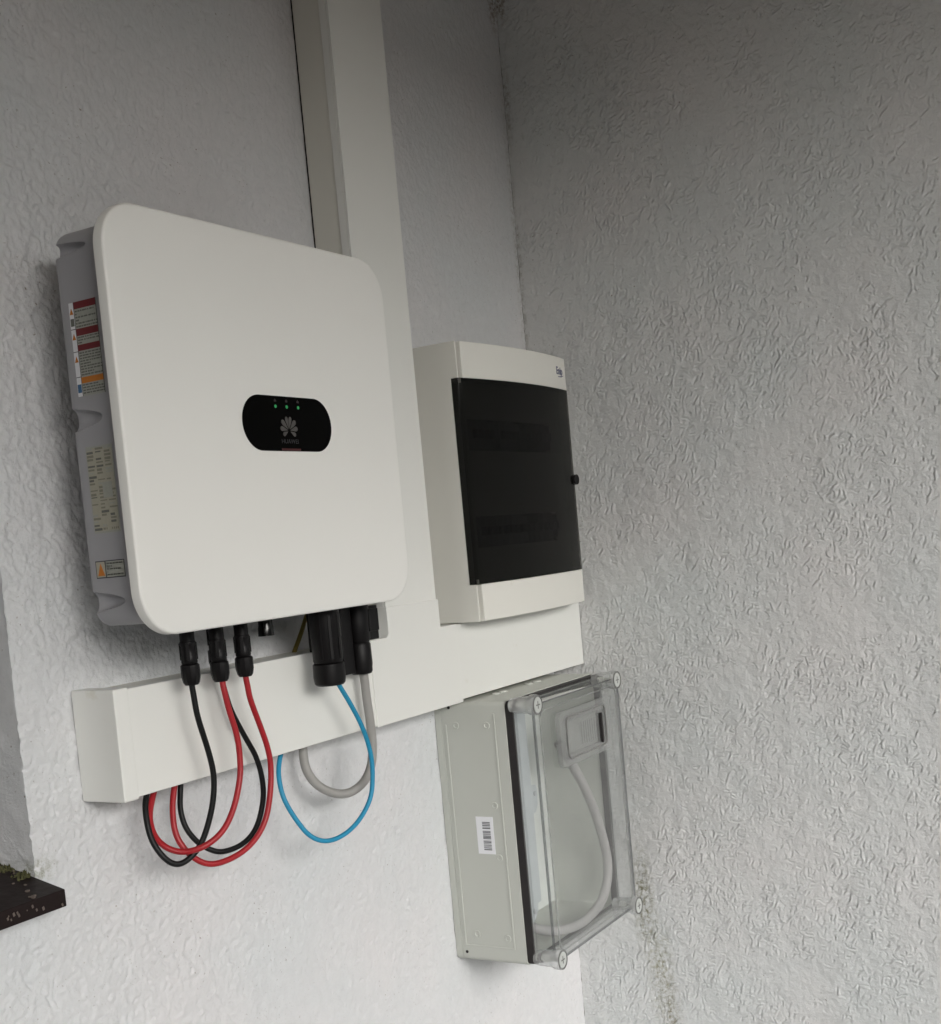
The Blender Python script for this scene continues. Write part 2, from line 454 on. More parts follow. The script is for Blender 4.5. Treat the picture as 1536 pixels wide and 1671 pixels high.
# reveal of the window recess
yr = np.arange(0, .152, .0019); zr = zb[(zb > ZS-.03) & (zb < 1.16)]
Hr = strokes(len(yr), len(zr), .0019, 260, .0004, .0012, .0014, .0024, .008, .04, lambda a, b: rng_.normal(math.pi/2, .6))
Hr += .0014*(vnoise(len(yr), len(zr), 20)-.5)+.0007*(vnoise(len(yr), len(zr), 6)-.5)
Hr[0, :] = 0
co = np.zeros((len(yr), len(zr), 3)); co[..., 0] = XE-Hr; co[..., 1] = yr[:, None]; co[..., 2] = zr[None, :]
edgeH = np.interp(zr, zb, H[np.argmin(abs(xa-XE)), :]); co[0, :, 1] = -edgeH
grid_mesh('window_reveal', co, np.ones((len(yr)-1, len(zr)-1), bool), PL_B, wb)
MB().box(XE+.003, XC+.2, .012, .28, -1.6, 1.45).box(-3.4, -1.2, .012, .28, -1.6, 1.45).box(-1.199, XE+.002, .012, .28, -1.6, -.3).build('masonry', CONC, wb)

# --- window in the recess
wd = thing('window', 'dark framed window set back in the plaster recess above the sill', 'window', (-.62, .16, -.25))
b = MB()
b.box(-1.198, XE-.003, .153, .20, -.25, -.19).box(-1.198, XE-.003, .153, .20, 1.13, 1.20)
b.box(-1.198, -1.13, .153, .20, -.189, 1.129).box(-.12, XE-.003, .153, .20, -.189, 1.129).box(-.65, -.59, .155, .19, -.189, 1.129)
b.build('frame', SILL, wd, .002)
MB().box(-1.129, -.121, .168, .174, -.188, 1.128).build('pane', GLASSBLK, wd)

# --- window sill
sl = thing('window_sill', 'dark brown window sill, speckled and dirty, jutting from the lower left wall edge', 'sill', (-.6, 0, -.29))
pts = [(-.0456, -.2865), (-.0456, -.2672), (.155, -.222), (.155, -.2865)]
MB().prism(pts, 0, -1.195, XE+.0005).build('slab', SILL, sl, .0012)
rs = random.Random(3)
b = MB()
for k in range(24):
    x = XE-.003-rs.random()**1.5*.22; y = -.044+rs.random()*.085; z = -.2672+(y+.0456)*.2253+.0002
    s_ = rs.uniform(.0006, .0017)
    b.obox((x, y, z+s_*.4), (s_*rs.uniform(.6, 1.5), s_*.3, 0), (-s_*.3, s_, 0), (0, 0, s_*.6))
for k in range(14):
    x = XE-.003-rs.random()*.12; z = -.284+rs.random()*.015; s_ = rs.uniform(.0004, .0012)
    b.obox((x, -.0458, z), (s_, 0, s_*.4), (0, .0005, 0), (-s_*.4, 0, s_*1.6))
b.build('plaster_crumbs', CRUMB, sl)['kind'] = 'stuff'
b = MB()
for k in range(900):
    t = rs.random(); y = .004+t*.12
    if math.sin(y*210)+.6*math.sin(y*97+1) < rs.uniform(-.9, .7): continue
    x = XE-.001-abs(rs.gauss(0, .007)); z = -.2672+(y+.0456)*.2253
    s_ = rs.uniform(.0008, .0022); h_ = rs.uniform(.3, 1.0)*(1 if rs.random() < .5+.5*math.sin(y*150) else .35)*.006
    a = rs.random()*6.28
    dx, dy = math.cos(a)*s_, math.sin(a)*s_
    b.add([(x-dx, y-dy, z), (x+dx, y+dy, z), (x+rs.gauss(0, .002), y+rs.gauss(0, .002), z+h_+.001)], [(0, 1, 2)])
tag(b.build('moss', MOSS), 'thin green moss growing where the brown sill meets the plaster', 'moss', kind='stuff')

# ------------------------------------------------------------------ cable trunking
TD = -.0676
ht = thing('cable_trunking', 'wide horizontal white cable trunking under the inverter and the breaker box', 'trunking', (.64, 0, -.186))
b = MB(); b.box(.033, XC-.003, TD+.006, -.0005, -.1850, -.0615); b.build('base_channel', TRUNK2, ht, .001)
MB().box(.052, .537, TD, TD+.012, -.1865, -.0600).build('cover', TRUNK, ht, .0012)
MB().box(.782, XC-.0025, TD, TD+.012, -.1845, -.0608).build('cover', TRUNK, ht, .0012)
MB().box(.0305, .0535, TD-.0018, -.0008, -.1885, -.0580).build('end_cap', TRUNK, ht, .0015)
b = MB(); b.prism([(.5360, -.1885), (.7825, -.1885), (.7825, -.0596), (.7335, -.0596), (.7335, -.0145), (.5865, -.0145), *[(.5865-.008+.008*math.cos(R(a)), -.0596+.008-.008*math.sin(R(a))) for a in range(0, 91, 15)], (.5360, -.0596)], 1, TD-.0022, -.0008)
b.build('tee_fitting', TRUNK, ht, .0012)

vt = thing('cable_trunking', 'tall vertical white cable trunking rising behind the inverter', 'trunking', (.66, 0, -.05))
MB().box(.5900, .7295, TD+.007, -.0005, -.0590, 1.160).build('base_channel', TRUNK2, vt, .001)
b = MB(); b.box(.5885, .7308, TD, TD+.004, -.0585, 1.160)
b.box(.5880, .5895, TD+.0041, TD+.0165, -.0585, 1.160).box(.7298, .7312, TD+.0041, TD+.0165, -.0585, 1.160)
b.build('cover', TRUNK, vt, .0008)
# dark strip standing in for the shade in the gap behind the trunking
MB().box(.5893, .5899, -.0028, -.0007, -.05, 1.160).build('gap_shade', GASKET, vt)

# ------------------------------------------------------------------ inverter
inv = thing('solar_inverter', 'white solar inverter with rounded corners, grey side and black status oval', 'inverter', (.26, -.07, 0))
# front cover: rounded plate with soft edge
def plate(x0, x1, z0, z1, r, layers, n=14):
    """layers: list of (inset, y)"""
    b = MB(); L = []
    for ins, y in layers:
        ring = rrect(x0+ins, x1-ins, z0+ins, z1-ins, max(r-ins, .001), n); L.append([(p[0], y, p[1]) for p in ring])
    m = len(L[0]); vs = [p for l in L for p in l]; fs = []
    for j in range(len(L)-1):
        for i in range(m): fs.append((j*m+i, j*m+(i+1) % m, (j+1)*m+(i+1) % m, (j+1)*m+i))
    fs.append(tuple(range(m))); fs.append(tuple(range(len(L)*m-1, (len(L)-1)*m-1, -1)))
    return b.add(vs, fs)
plate(0, .5218, 0, .470, .052, [(0.003, -.1452), (0, -.1462), (0, -.1575), (.0006, -.1590), (.0018, -.1599), (.0035, -.1602)]).build('front_cover', WHITE, inv, smooth=50)

# body: rounded casting with bullet shaped recesses on its flank
BX0, BX1, BZ0, BZ1, BR = .015, .507, .014, .452, .026
YB, YF = -.0705, -.1454
def notch(y, z):
    d = 0
    for zc, tip, hw in ((.4290, -.119, .0078), (.2443, -.1165, .0125), (.0425, -.120, .0115)):
        t = (tip-y)/(tip-YB)          # 0 at tip .. 1 at the back
        if 0 < t <= 1.2:
            w_ = hw*math.sqrt(min(1, t))*(1 if t < 1 else 1)
            q = (z-zc)/max(w_, 1e-5)
            if abs(q) < 1: d = max(d, .0135*math.sqrt(1-q*q)*min(1, math.sqrt(t)*1.4)*(1-.45*min(1, t)))
    return d
ring = []
zs = [BZ0+BR+(BZ1-BZ0-2*BR)*i/330 for i in range(331)]
for z in zs: ring.append((BX0, z, 1))
for k in range(1, 40):
    a = R(180-90*k/40); ring.append((BX0+BR+BR*math.cos(a), BZ1-BR+BR*math.sin(a), 2))
for x in (BX0+BR, .2, .4, BX1-BR): ring.append((x, BZ1, 0))
for k in range(1, 8):
    a = R(90-90*k/8); ring.append((BX1-BR+BR*math.cos(a), BZ1-BR+BR*math.sin(a), 0))
for z in (BZ1-BR, .2, BZ0+BR): ring.append((BX1, z, 0))
for k in range(1, 8):
    a = R(-90*k/8); ring.append((BX1-BR+BR*math.cos(a), BZ0+BR+BR*math.sin(a), 0))
for x in (BX1-BR, .4, .2, BX0+BR): ring.append((x, BZ0, 0))
for k in range(1, 40):
    a = R(270-90*k/40); ring.append((BX0+BR+BR*math.cos(a), BZ0+BR+BR*math.sin(a), 2))
ysl = [YF+(YB-YF)*i/60 for i in range(61)]
b = MB(); vs = []; m = len(ring)
for y in ysl:
    for (x, z, fl) in ring:
        d = notch(y, z) if fl else 0
        e = max(0, (y-(YB-.004)))/.004     # rounded rear edge
        vs.append((x+d+(.0015*e if fl else 0), y, z))
fs = [(j*m+i, j*m+(i+1) % m, (j+1)*m+(i+1) % m, (j+1)*m+i) for j in range(len(ysl)-1) for i in range(m)]
fs += [tuple(range(m-1, -1, -1)), tuple(range((len(ysl)-1)*m, len(ysl)*m))]
b.add(vs, fs).build('body', ALU, inv, smooth=35)
# heat sink fins behind and the bracket on the wall
b = MB()
for k in range(24): b.box(.078+k*.0175, .082+k*.0175, YB+.0005, -.034, .045, .425)
b.build('heat_sink', ALUD, inv)
b = MB(); b.box(.12, .46, -.0335, -.027, .30, .40).box(.12, .145, -.027, -.001, .30, .40).box(.435, .46, -.027, -.001, .30, .40)
b.build('wall_bracket', ALUD, inv, .001)
MB().box(.15, .40, -.0335, -.001, .06, .10).build('spacer', ALUD, inv, .001)
# status oval
yo = -.1602
b = MB(); b.prism(rrect(.1942, .3690, .2045, .2724, .0338, 16), 1, yo-.0012, yo+.001)
sp = b.build('status_panel', BLKGLOSS, inv, .0004)
for x in (.2578, .2797, .3025):
    MB().lathe([(.0021, 0), (.0021, .0004), (.0012, .0007)], (x, yo-.0012, .2594), (0, -1, 0), 14).build('indicator_light', LED, sp)
b = MB(); yl = yo-.00125
for x, k in ((.2578, 0), (.2797, 1), (.3025, 2)): b.box(x-.002, x+.0022, yl-.0002, yl, .2652, .2676).box(x-.0006, x+.0006, yl-.00021, yl, .2676, .2688)
b.build('status_icons', LEDD, sp)
# petal flower emblem: eight petals fanning from a low centre
b = MB(); cx, cz = .2803, .2300
for ang, ln, wd_, r0 in ((14, .0158, .0070, .0022), (47, .0165, .0078, .0022), (80, .0152, .0074, .0022), (114, .0115, .0064, .0024)):
    for sg in (-1, 1):
        a = R(90+sg*ang); ux, uz = math.cos(a), math.sin(a); px, pz = -uz, ux
        P2 = []
        for k in range(17):
            t = k/16; wv = wd_*.5*(1.25*t if t < .55 else (.6875+.3125*math.sin((t-.55)/.45*math.pi*.5))*math.sqrt(max(0, 1-((t-.55)/.45)**2.6)))
            P2.append((t, wv))
        poly = [(cx+ux*(r0+ln*t)+px*wv*1.0, cz+uz*(r0+ln*t)+pz*wv) for t, wv in P2]+[(cx+ux*(r0+ln*t)-px*wv, cz+uz*(r0+ln*t)-pz*wv) for t, wv in P2[::-1][1:-1]]
        b.prism(poly, 1, yl-.0002, yl)
b.build('emblem', LOGO, sp)

def text_mesh(body, size, name, mat, parent, loc, rot, ext=.0002, sx=1.0, bold=0):
    cu = bpy.data.curves.new(name, 'FONT'); cu.offset = bold; cu.body = body; cu.size = size; cu.extrude = ext; cu.align_x = 'CENTER'; cu.align_y = 'CENTER'
    o = bpy.data.objects.new('tmp', cu); col.objects.link(o)
    dg = bpy.context.evaluated_depsgraph_get(); me = bpy.data.meshes.new_from_object(o.evaluated_get(dg))
    bpy.data.objects.remove(o); bpy.data.curves.remove(cu)
    me.materials.clear(); me.materials.append(mat)
    n = bpy.data.objects.new(name, me); col.objects.link(n); n.parent = parent
    n.location = Vector(loc)-world_loc(parent); n.rotation_euler = rot; n.scale = (sx, 1, 1)
    return n
text_mesh('HUAWEI', .0076, 'lettering', LOGOD, sp, (.2800, yl-.0001, .2164), (R(90), 0, 0), sx=1.15)
MB().box(.262, .300, yl-.0002, yl, .2050, .2078).build('red_stripe', REDST, sp)

# labels on the flank (plane x = BX0)
xl = BX0-.0004
def lab(name, y0, y1, z0, z1, fn, label=None):
    """y0 is the wall side; writes small printed bars; fn(b) gets a helper with local u (0 wall side..1 front), v (0 top..1 bottom)"""
    b = MB(); b.box(xl-.0002, BX0+.0005, min(y0, y1), max(y0, y1), z0, z1)
    def bar(u0, u1, v0, v1, mi, lift=1):
        b.mi = mi; ya_, yb_ = y0+(y1-y0)*u0, y0+(y1-y0)*u1
        b.box(xl-.0002-.00015*lift, xl-.0002+.0001, min(ya_, yb_), max(ya_, yb_), z1-(z1-z0)*v1, z1-(z1-z0)*v0); b.mi = 0
    def tri(u0, u1, v0, v1, mi):
        b.mi = mi; ya_, yb_ = y0+(y1-y0)*u0, y0+(y1-y0)*u1
        b.prism([(ya_, z1-(z1-z0)*v1), (yb_, z1-(z1-z0)*v1), ((ya_+yb_)/2, z1-(z1-z0)*v0)], 0, xl-.0005, xl-.0001); b.mi = 0
    fn(bar, tri)
    o = b.build(name, [LBLG, LBLD, LRED, LORG, LBLU, LBLT, STICK, INK, LBLM], inv)
    if label: o['label'] = label
    return o
rl = random.Random(11)
def txt(bar, u0, u1, v0, v1, rows, mi=1, fill=.5):
    h_ = (v1-v0)/rows
    for k in range(rows):
        u = u0
        while u < u1-.02:
            wv = rl.uniform(.03, .12); e = min(u+wv, u1)
            bar(u, e, v0+h_*(k+.22), v0+h_*(k+.22+fill), mi); u = e+rl.uniform(.015, .04)
            if rl.random() < .07: break
def warn(bar, tri):
    bar(0, .17, 0, 1, 6, .5); bar(.17, .185, 0, 1, 7, 1.3)
    for v0, v1, mi in ((0, .075, 2), (.285, .36, 2), (.455, .52, 2), (.80, .865, 3)): bar(.185, 1, v0, v1, mi)
    for v0, v1 in ((.085, .28), (.365, .45), (.53, .79), (.87, .985)): txt(bar, .21, .98, v0, v1, max(2, int((v1-v0)/.028)), 1)
    for v in (.06, .33, .57): tri(.02, .15, v, v+.065, 3)
    bar(.02, .15, .17, .25, 1, 1); bar(.015, .155, .87, .96, 4); bar(0, .19, .28, .287, 7); bar(0, .19, .52, .527, 7); bar(0, .19, .79, .797, 7)
    bar(.985, 1, 0, 1, 7, 1.5)
lab('warning_label', -.0845, -.1262, .2690, .3706, warn, 'tall warning label with red and orange bands')
def rating(bar, tri):
    bar(.03, .97, .02, .98, 5, .3)
    for c_ in range(3):
        for r_ in range(24):
            if rl.random() < .97: bar(.03+c_*.33, .03+c_*.33+rl.uniform(.15, .29), .02+r_*.04, .02+r_*.04+rl.uniform(.012, .03), rl.choice((1, 0, 8, 8, 8, 5, 8)))
    bar(.50, .86, .42, .60, 0, 1.4)
    for k in range(7): bar(.45+k*.07, .48+k*.07, .90, .97, 5, 2)
lab('rating_label', -.0860, -.1263, .1182, .2135, rating, 'worn tan rating label full of tiny print')
def small(bar, tri):
    bar(0, 1, 0, 1, 7, .5); bar(.02, .32, .06, .94, 5, 1); tri(.06, .30, .14, .86, 3); bar(.36, .98, .06, .94, 0, 1)
    txt(bar, .38, .96, .10, .90, 5, 1)
lab('hazard_label', -.0819, -.1262, .0686, .0880, small, 'small label with an orange warning triangle')

# connectors under the inverter
def mc4(x, y, zb_):
    """cable gland style plug ending at height zb_"""
    b = MB()
    h0 = .016-zb_
    b.lathe([(.0088, h0), (.0088, .052), (.0096, .051), (.0096, .048), (.0084, .046), (.0084, .036), (.0092, .034), (.0096, .027), (.0088, .0255)], (x, y, zb_), (0, 0, 1), 20)
    b.lathe([(.0086, .0255), (.0112, .0235), (.0114, .010), (.0098, .003), (.0078, 0)], (x, y, zb_), (0, 0, 1), 24, lob=1, amp=-.05)
    for a in (.6, 2.2, 3.8, 5.4):
        b.obox((x+math.cos(a)*.0092, y+math.sin(a)*.0092, zb_+.040), (math.cos(a)*.0012, math.sin(a)*.0012, 0), (-math.sin(a)*.002, math.cos(a)*.002, 0), (0, 0, .010))
    return b
for x, z in ((.1207, -.0660), (.1712, -.0690), (.2163, -.0690)):
    o = mc4(x, -.105, z).build('cable_plug', BLACK, inv, .0003)
mc4(.1935, -.083, -.0560).build('cable_plug', BLACK, inv, .0003)
b = MB(); b.lathe([(.0088, .040), (.0092, .014), (.0100, .010), (.0104, .0), (.009, 0)], (.2637, -.105, -.0235), (0, 0, 1), 20)
b.build('blanking_cap', GLASSBLK, inv, .0003)
# big power connector
b = MB(); zc = -.1035; c = (.3795, -.110, zc)
b.lathe([(.0208, .118), (.0210, .066), (.0204, .064), (.0204, .034), (.0190, .031)], c, (0, 0, 1), 32)
b.lathe([(.0190, .031), (.0216, .029), (.0221, .012), (.0210, .003), (.0180, 0)], c, (0, 0, 1), 32, lob=1, amp=-.025)
for a in (3.4, 4.1, 4.8, 5.5): b.obox((c[0]+math.cos(a)*.0204, c[1]+math.sin(a)*.0204, zc+.066), (math.cos(a)*.0012, math.sin(a)*.0012, 0), (-math.sin(a)*.0022, math.cos(a)*.0022, 0), (0, 0, .030))
b.build('power_connector', BLACK, inv, .0005)
# communication connector with side latch
b = MB(); zc = -.1015; c = (.4810, -.090, zc)
b.lathe([(.0180, .117), (.0180, .074), (.0170, .050), (.0145, .045)], c, (0, 0, 1), 28)
b.lathe([(.0142, .046), (.0164, .042), (.0168, .014), (.0160, .009), (.0160, .004), (.0140, 0)], c, (0, 0, 1), 28, lob=1, amp=-.03)
b.box(.482, .5130, -.104, -.082, -.0545, -.006).box(.4855, .5090, -.1085, -.1042, -.0420, -.010)
b.box(.437, .462, -.094, -.070, -.098, .016).box(.398, .440, -.085, -.065, -.060, .016)
b.build('signal_connector', BLACK, inv, .0012)
# ------------------------------------------------------------------ cables
def cable(name, pts, r, mat, label, cat='cable', group=None):
    return tag(MB().tube(pts, r, 14, 7).build(name, mat, smooth=60), label, cat, group)
cable('cable', [(0.1207, -.105, -.055), (0.1205, -0.105, -0.0659), (0.1217, -0.105, -0.0788), (0.1248, -0.105, -0.1063), (0.1364, -0.105, -0.1482), (0.141, -0.105, -0.1811), (0.1360, -0.1015, -0.2168), (0.1235, -0.0930, -0.2535), (0.1080, -0.0850, -0.2711), (0.0915, -0.0783, -0.2753), (0.0793, -0.0699, -0.2631), (0.0741, -0.0588, -0.2396), (0.0795, -0.0492, -0.2104), (0.0904, -0.0425, -0.1923), (0.0986, -0.04, -0.1815)], .0036, BLKC, 'black cable looping down from the leftmost plug under the inverter', group='solar cables looping below the inverter')
cable('cable', [(.1712, -.108, -.060), (0.1703, -0.108, -0.0714), (0.1710, -0.109, -0.0824), (0.1746, -0.110, -0.1056), (0.1817, -0.112, -0.1393), (0.1818, -0.112, -0.1743), (0.1746, -0.112, -0.1995), (0.1593, -0.112, -0.2264), (0.1400, -0.109, -0.2474), (0.1175, -0.099, -0.2596), (0.1021, -0.080, -0.263), (0.0900, -0.0647, -0.2545), (0.0879, -0.0501, -0.239), (0.0949, -0.0393, -0.2179), (0.1124, -0.0325, -0.1944), (0.1219, -0.03, -0.1829)], .0037, RED, 'red cable from the second plug, swinging left across the black one', group='solar cables looping below the inverter')
cable('cable', [(.1935, -.083, -.050), (0.1945, -0.084, -0.0659), (0.1970, -0.086, -0.0839), (0.2027, -0.088, -0.1103), (0.223, -0.088, -0.1468), (0.2394, -0.088, -0.1749), (0.247, -0.088, -0.2058), (0.2448, -0.087, -0.2347), (0.2309, -0.0831, -0.2657), (0.2088, -0.0768, -0.281), (0.1809, -0.0689, -0.2836), (0.166, -0.0601, -0.2763), (0.1555, -0.0513, -0.264), (0.1486, -0.0431, -0.2457), (0.1498, -0.0363, -0.2239), (0.1581, -0.0317, -0.2012), (0.1641, -0.03, -0.1817)], .0035, BLKC, 'black cable running behind the red ones in the wider right loop', group='solar cables looping below the inverter')
cable('cable', [(.2163, -.105, -.060), (0.2165, -0.105, -0.0716), (0.2180, -0.105, -0.0809), (0.221, -0.105, -0.1), (0.2326, -0.105, -0.131), (0.2432, -0.105, -0.1622), (0.2461, -0.105, -0.1895), (0.2391, -0.1047, -0.2243), (0.2275, -0.1018, -0.2556), (0.207, -0.0962, -0.2774), (0.1804, -0.0887, -0.2887), (0.1518, -0.0799, -0.2908), (0.135, -0.0706, -0.2823), (0.123, -0.0614, -0.2644), (0.1201, -0.0531, -0.2445), (0.1264, -0.0463, -0.2183), (0.138, -0.0417, -0.1937), (0.1451, -0.04, -0.1838)], .0037, RED, 'red cable from the third plug, outermost of the wide loop', group='solar cables looping below the inverter')
cable('cable', [(.388, -.113, -.092), (0.3922, -0.113, -0.1020), (0.3989, -0.113, -0.1119), (0.416, -0.113, -0.1354), (0.4377, -0.113, -0.1707), (0.4508, -0.113, -0.2077), (0.4512, -0.113, -0.241), (0.4414, -0.1118, -0.2738), (0.4145, -0.1068, -0.2999), (0.3859, -0.0989, -0.313), (0.3613, -0.0889, -0.3145), (0.3434, -0.0779, -0.3033), (0.3315, -0.0668, -0.279), (0.323, -0.0565, -0.2489), (0.3269, -0.048, -0.2206), (0.3386, -0.0421, -0.2003), (0.351, -0.04, -0.1834)], .0033, BLUE, 'thin blue cable looping below the large black connector')
cable('cable', [(0.4825, -0.09, -0.0950), (0.4855, -0.09, -0.107), (0.4863, -0.09, -0.136), (0.4893, -0.09, -0.1724), (0.4895, -0.09, -0.208), (0.4825, -0.0882, -0.2371), (0.4683, -0.0819, -0.2574), (0.4455, -0.0724, -0.2669), (0.4244, -0.0612, -0.2625), (0.4054, -0.0498, -0.2473), (0.3976, -0.0398, -0.2258), (0.4023, -0.0327, -0.2042), (0.4087, -0.03, -0.1832)], .0064, GREYC, 'thick grey cable bent in a U under the trunking behind the blue one')
cable('cable', [(.470, -.045, .02), (.4585, -.022, -.008), (.446, -.018, -.032), (.4316, -.016, -.0538), (.425, -.016, -.062)], .0032, OLIVE, 'short yellow green earth wire against the wall behind the connectors')

# ------------------------------------------------------------------ breaker box
db = thing('breaker_box', 'white breaker box with dark smoked door beside the wall corner', 'breaker box', (.985, 0, -.0593))
DX0, DX1, DZ0, DZ1 = .789, 1.183, -.0592, .3940
DM, DHW = (DX0+DX1)/2, (DX1-DX0)/2
def fy(x): return -.1105-.0165*(1-((x-DM)/DHW)**2)
def bulge(b, x0, x1, z0, z1, off, th, n=24):
    """curved slab following the bowed front"""
    vs = []; fs = []
    for i in range(n+1):
        x = x0+(x1-x0)*i/n
        y = fy(x)-off
        vs += [(x, y, z0), (x, y, z1), (x, y+th, z1), (x, y+th, z0)]
    for i in range(n):
        a = i*4
        for k in range(4): fs.append((a+k, a+(k+1) % 4, a+4+(k+1) % 4, a+4+k))
    fs += [(0, 1, 2, 3), (n*4+3, n*4+2, n*4+1, n*4)]
    return b.add(vs, fs)
DOZ0, DOZ1 = .0018, .3345
b = MB()
n = 30
def dprof(x0=DX0, x1=DX1): return [(x0+(x1-x0)*i/n, fy(x0+(x1-x0)*i/n)) for i in range(n+1)]
top = dprof()+[(DX1, -.0005), (DX0, -.0005)]
top = [(max(p[0], DX0+.0026), p[1]) for p in top]; top = top[1:]
b.prism(top, 2, DZ0, DOZ0-.0006).prism(top, 2, DOZ1+.0006, DZ1)
b.prism([(-.0005, DZ0), (fy(DX0+.0013), DZ0), (fy(DX0+.0013), DOZ0-.0006), (-.0975, DOZ0-.0006), (-.0975, DOZ1+.0006), (fy(DX0+.0013), DOZ1+.0006), (fy(DX0+.0013), DZ1), (-.0005, DZ1)], 0, DX0, DX0+.00255).box(DX1-.004, DX1, -.1100, -.0005, DOZ0-.0006, DOZ1+.0006)
b.build('housing', DBW, db, .0022, 3)
# thin light rim left of the door at its corners
MB().box(DX0+.004, DX1-.0041, -.0060, -.001, DOZ0-.0005, DOZ1+.0005).build('back_panel', BRKW, db)
b = MB()    # inner cover with openings for the two rows
yi0, yi1 = -.094, -.090
for z0, z1 in ((DOZ0, .0600), (.1120, .2210), (.2730, DOZ1)): b.box(DX0+.0045, DX1-.0045, yi0, yi1, z0, z1)
for z0, z1 in ((.0601, .1119), (.2211, .2729)): b.box(DX0+.0045, .835, yi0, yi1, z0, z1).box(1.125, DX1-.0045, yi0, yi1, z0, z1)
b.build('inner_cover', BRKC, db, .001)
for z in (.086, .247):
    for k in range(15):
        x = .838+k*.0190
        if z > .2 and k in (4, 9): continue
        b = MB(); dark = (k > 8) if z < .2 else (k > 9)
        b.box(x, x+.0178, -.088, -.030, z-.035, z+.035).box(x+.0004, x+.0174, -.0975, -.0881, z-.0215, z+.0215)
        b.mi = 1; b.box(x+.0055, x+.0122, -.1035, -.0976, z-.006, z+.008)
        o = b.build('circuit_breaker', [BRKD if dark else BRKW, BRKD], db)
# smoked door, wraps round the left edge
b = MB()
DL, DRr = DX0-.0006, 1.1765
prof = [(DL, -.0985), (DL, fy(DX0)-.0005)]+[(x, y-.0022) for x, y in dprof(DX0+.0016, DRr)]
inner = [(x, y+.0024) for x, y in dprof(DX0+.0016, DRr)][::-1]+[(DL+.0024, fy(DX0)+.0012), (DL+.0024, -.0985)]
b.prism(prof+inner, 2, DOZ0, DOZ1)
dr = b.build('door', SMOKE, db)
b = MB(); b.lathe([(.0085, 0), (.0085, .004), (.0075, .0055)], (1.1720, fy(1.172)-.002, .1690), (0, -1, 0), 24)
b.lathe([(.0095, 0), (.0095, .006)], (1.1795, fy(1.18)-.001, .1690), (0, -1, 0), 24)
b.build('door_latch', BLACK, dr, .0004)
b = MB()
for z in (DOZ1-.004, DOZ0+.004): MB().lathe([(.0022, 0), (.0022, .007)], (DX0+.0045, fy(DX0)-.0005, z-.0035), (0, 0, 1), 12).build('hinge_pin', DBW, dr)
text_mesh('Enip', .0190, 'maker_mark', MARK, db, (1.1470, fy(1.147)-.0004, .3680), (R(90), 0, R(7)), sx=1.0, bold=.0006)
MB().prism([(1.132, .3585), (1.1415, .3568), (1.152, .3572), (1.160, .3590), (1.160, .3602), (1.152, .3588), (1.1415, .3584), (1.132, .3597)], 1, fy(1.148)-.0012, fy(1.148)+.002).build('maker_underline', MARK, db)

# ------------------------------------------------------------------ meter box with clear lid
mb = thing('meter_box', 'grey meter box with transparent lid and corner screws below the trunking', 'meter box', (.966, 0, -.632))
MX0, MX1, MZ0, MZ1, MY = .797, 1.140, -.632, -.1905, -.1365
# base: hollow tray
def ringwall(b, x0, x1, z0, z1, r, th, y0, y1, n=6):
    o = rrect(x0, x1, z0, z1, r, n); i_ = rrect(x0+th, x1-th, z0+th, z1-th, max(r-th, .0005), n); m = len(o)
    vs = [(p[0], y0, p[1]) for p in o]+[(p[0], y0, p[1]) for p in i_]+[(p[0], y1, p[1]) for p in o]+[(p[0], y1, p[1]) for p in i_]
    fs = []
    for k in range(m):
        k2 = (k+1) % m
        fs += [(k, k2, m+k2, m+k), (2*m+k, 3*m+k, 3*m+k2, 2*m+k2), (k, 2*m+k, 2*m+k2, k2), (m+k, m+k2, 3*m+k2, 3*m+k)]
    return b.add(vs, fs)
b = MB(); ringwall(b, MX0, MX1, MZ0, MZ1, .009, .0045, MY, -.0135)
b.prism(rrect(MX0, MX1, MZ0, MZ1, .009, 6), 1, -.0130, -.0006)
# ribs and knock-outs on the left flank
b.box(MX0-.0012, MX0+.001, -.0225, -.0195, -.606, -.229).box(MX0-.0012, MX0+.001, -.1165, -.1135, -.606, -.211).box(MX0-.0007, MX0+.001, -.1135, -.0225, -.6065, -.604)
base = b.build('base', METERG, mb, .0007, smooth=30)
for y, z in ((-.041, -.2303), (-.100, -.2306), (-.1017, -.3643), (-.1019, -.4517), (-.0454, -.5846), (-.1041, -.5882)):
    MB().lathe([(.0062, 0), (.0058, .0012), (.0036, .0012), (.0030, .0004)], (MX0-.0001, y, z), (-1, 0, 0), 20).build('knock_out', METERG, mb)
for y, z in ((-.030, -.2000), (-.022, -.6170)): MB().lathe([(.0026, 0), (.0026, .0008)], (MX0-.0001, y, z), (-1, 0, 0), 12).build('fixing_hole', GASKET, mb)
for x in (.88, .905, 1.0, 1.03): MB().lathe([(.008, 0), (.0075, .0022), (.004, .0022)], (x, -.075, MZ1), (0, 0, 1), 16).build('knock_out', METERG, mb)
# barcode sticker on the flank
b = MB(); b.box(MX0-.0004, MX0+.0005, -.0955, -.0630, -.4462, -.3835)
rb = random.Random(5); b.mi = 1; z = -.3920
while z > -.4385:
    h_ = rb.uniform(.0006, .0018)
    if not (-.4060 < z < -.4040 or -.4230 < z < -.4205): b.box(MX0-.0006, MX0-.0003, -.0895, -.0745, z-h_, z)
    z -= h_+rb.uniform(.0006, .0014)
b.mi = 0
b.build('barcode_sticker', [STICK, INK], mb)
# gasket
b = MB(); ringwall(b, MX0+.0015, MX1-.0015, MZ0+.0015, MZ1-.0015, .009, .005, -.1500, MY-.0003)
b.build('gasket', GASKET, mb)
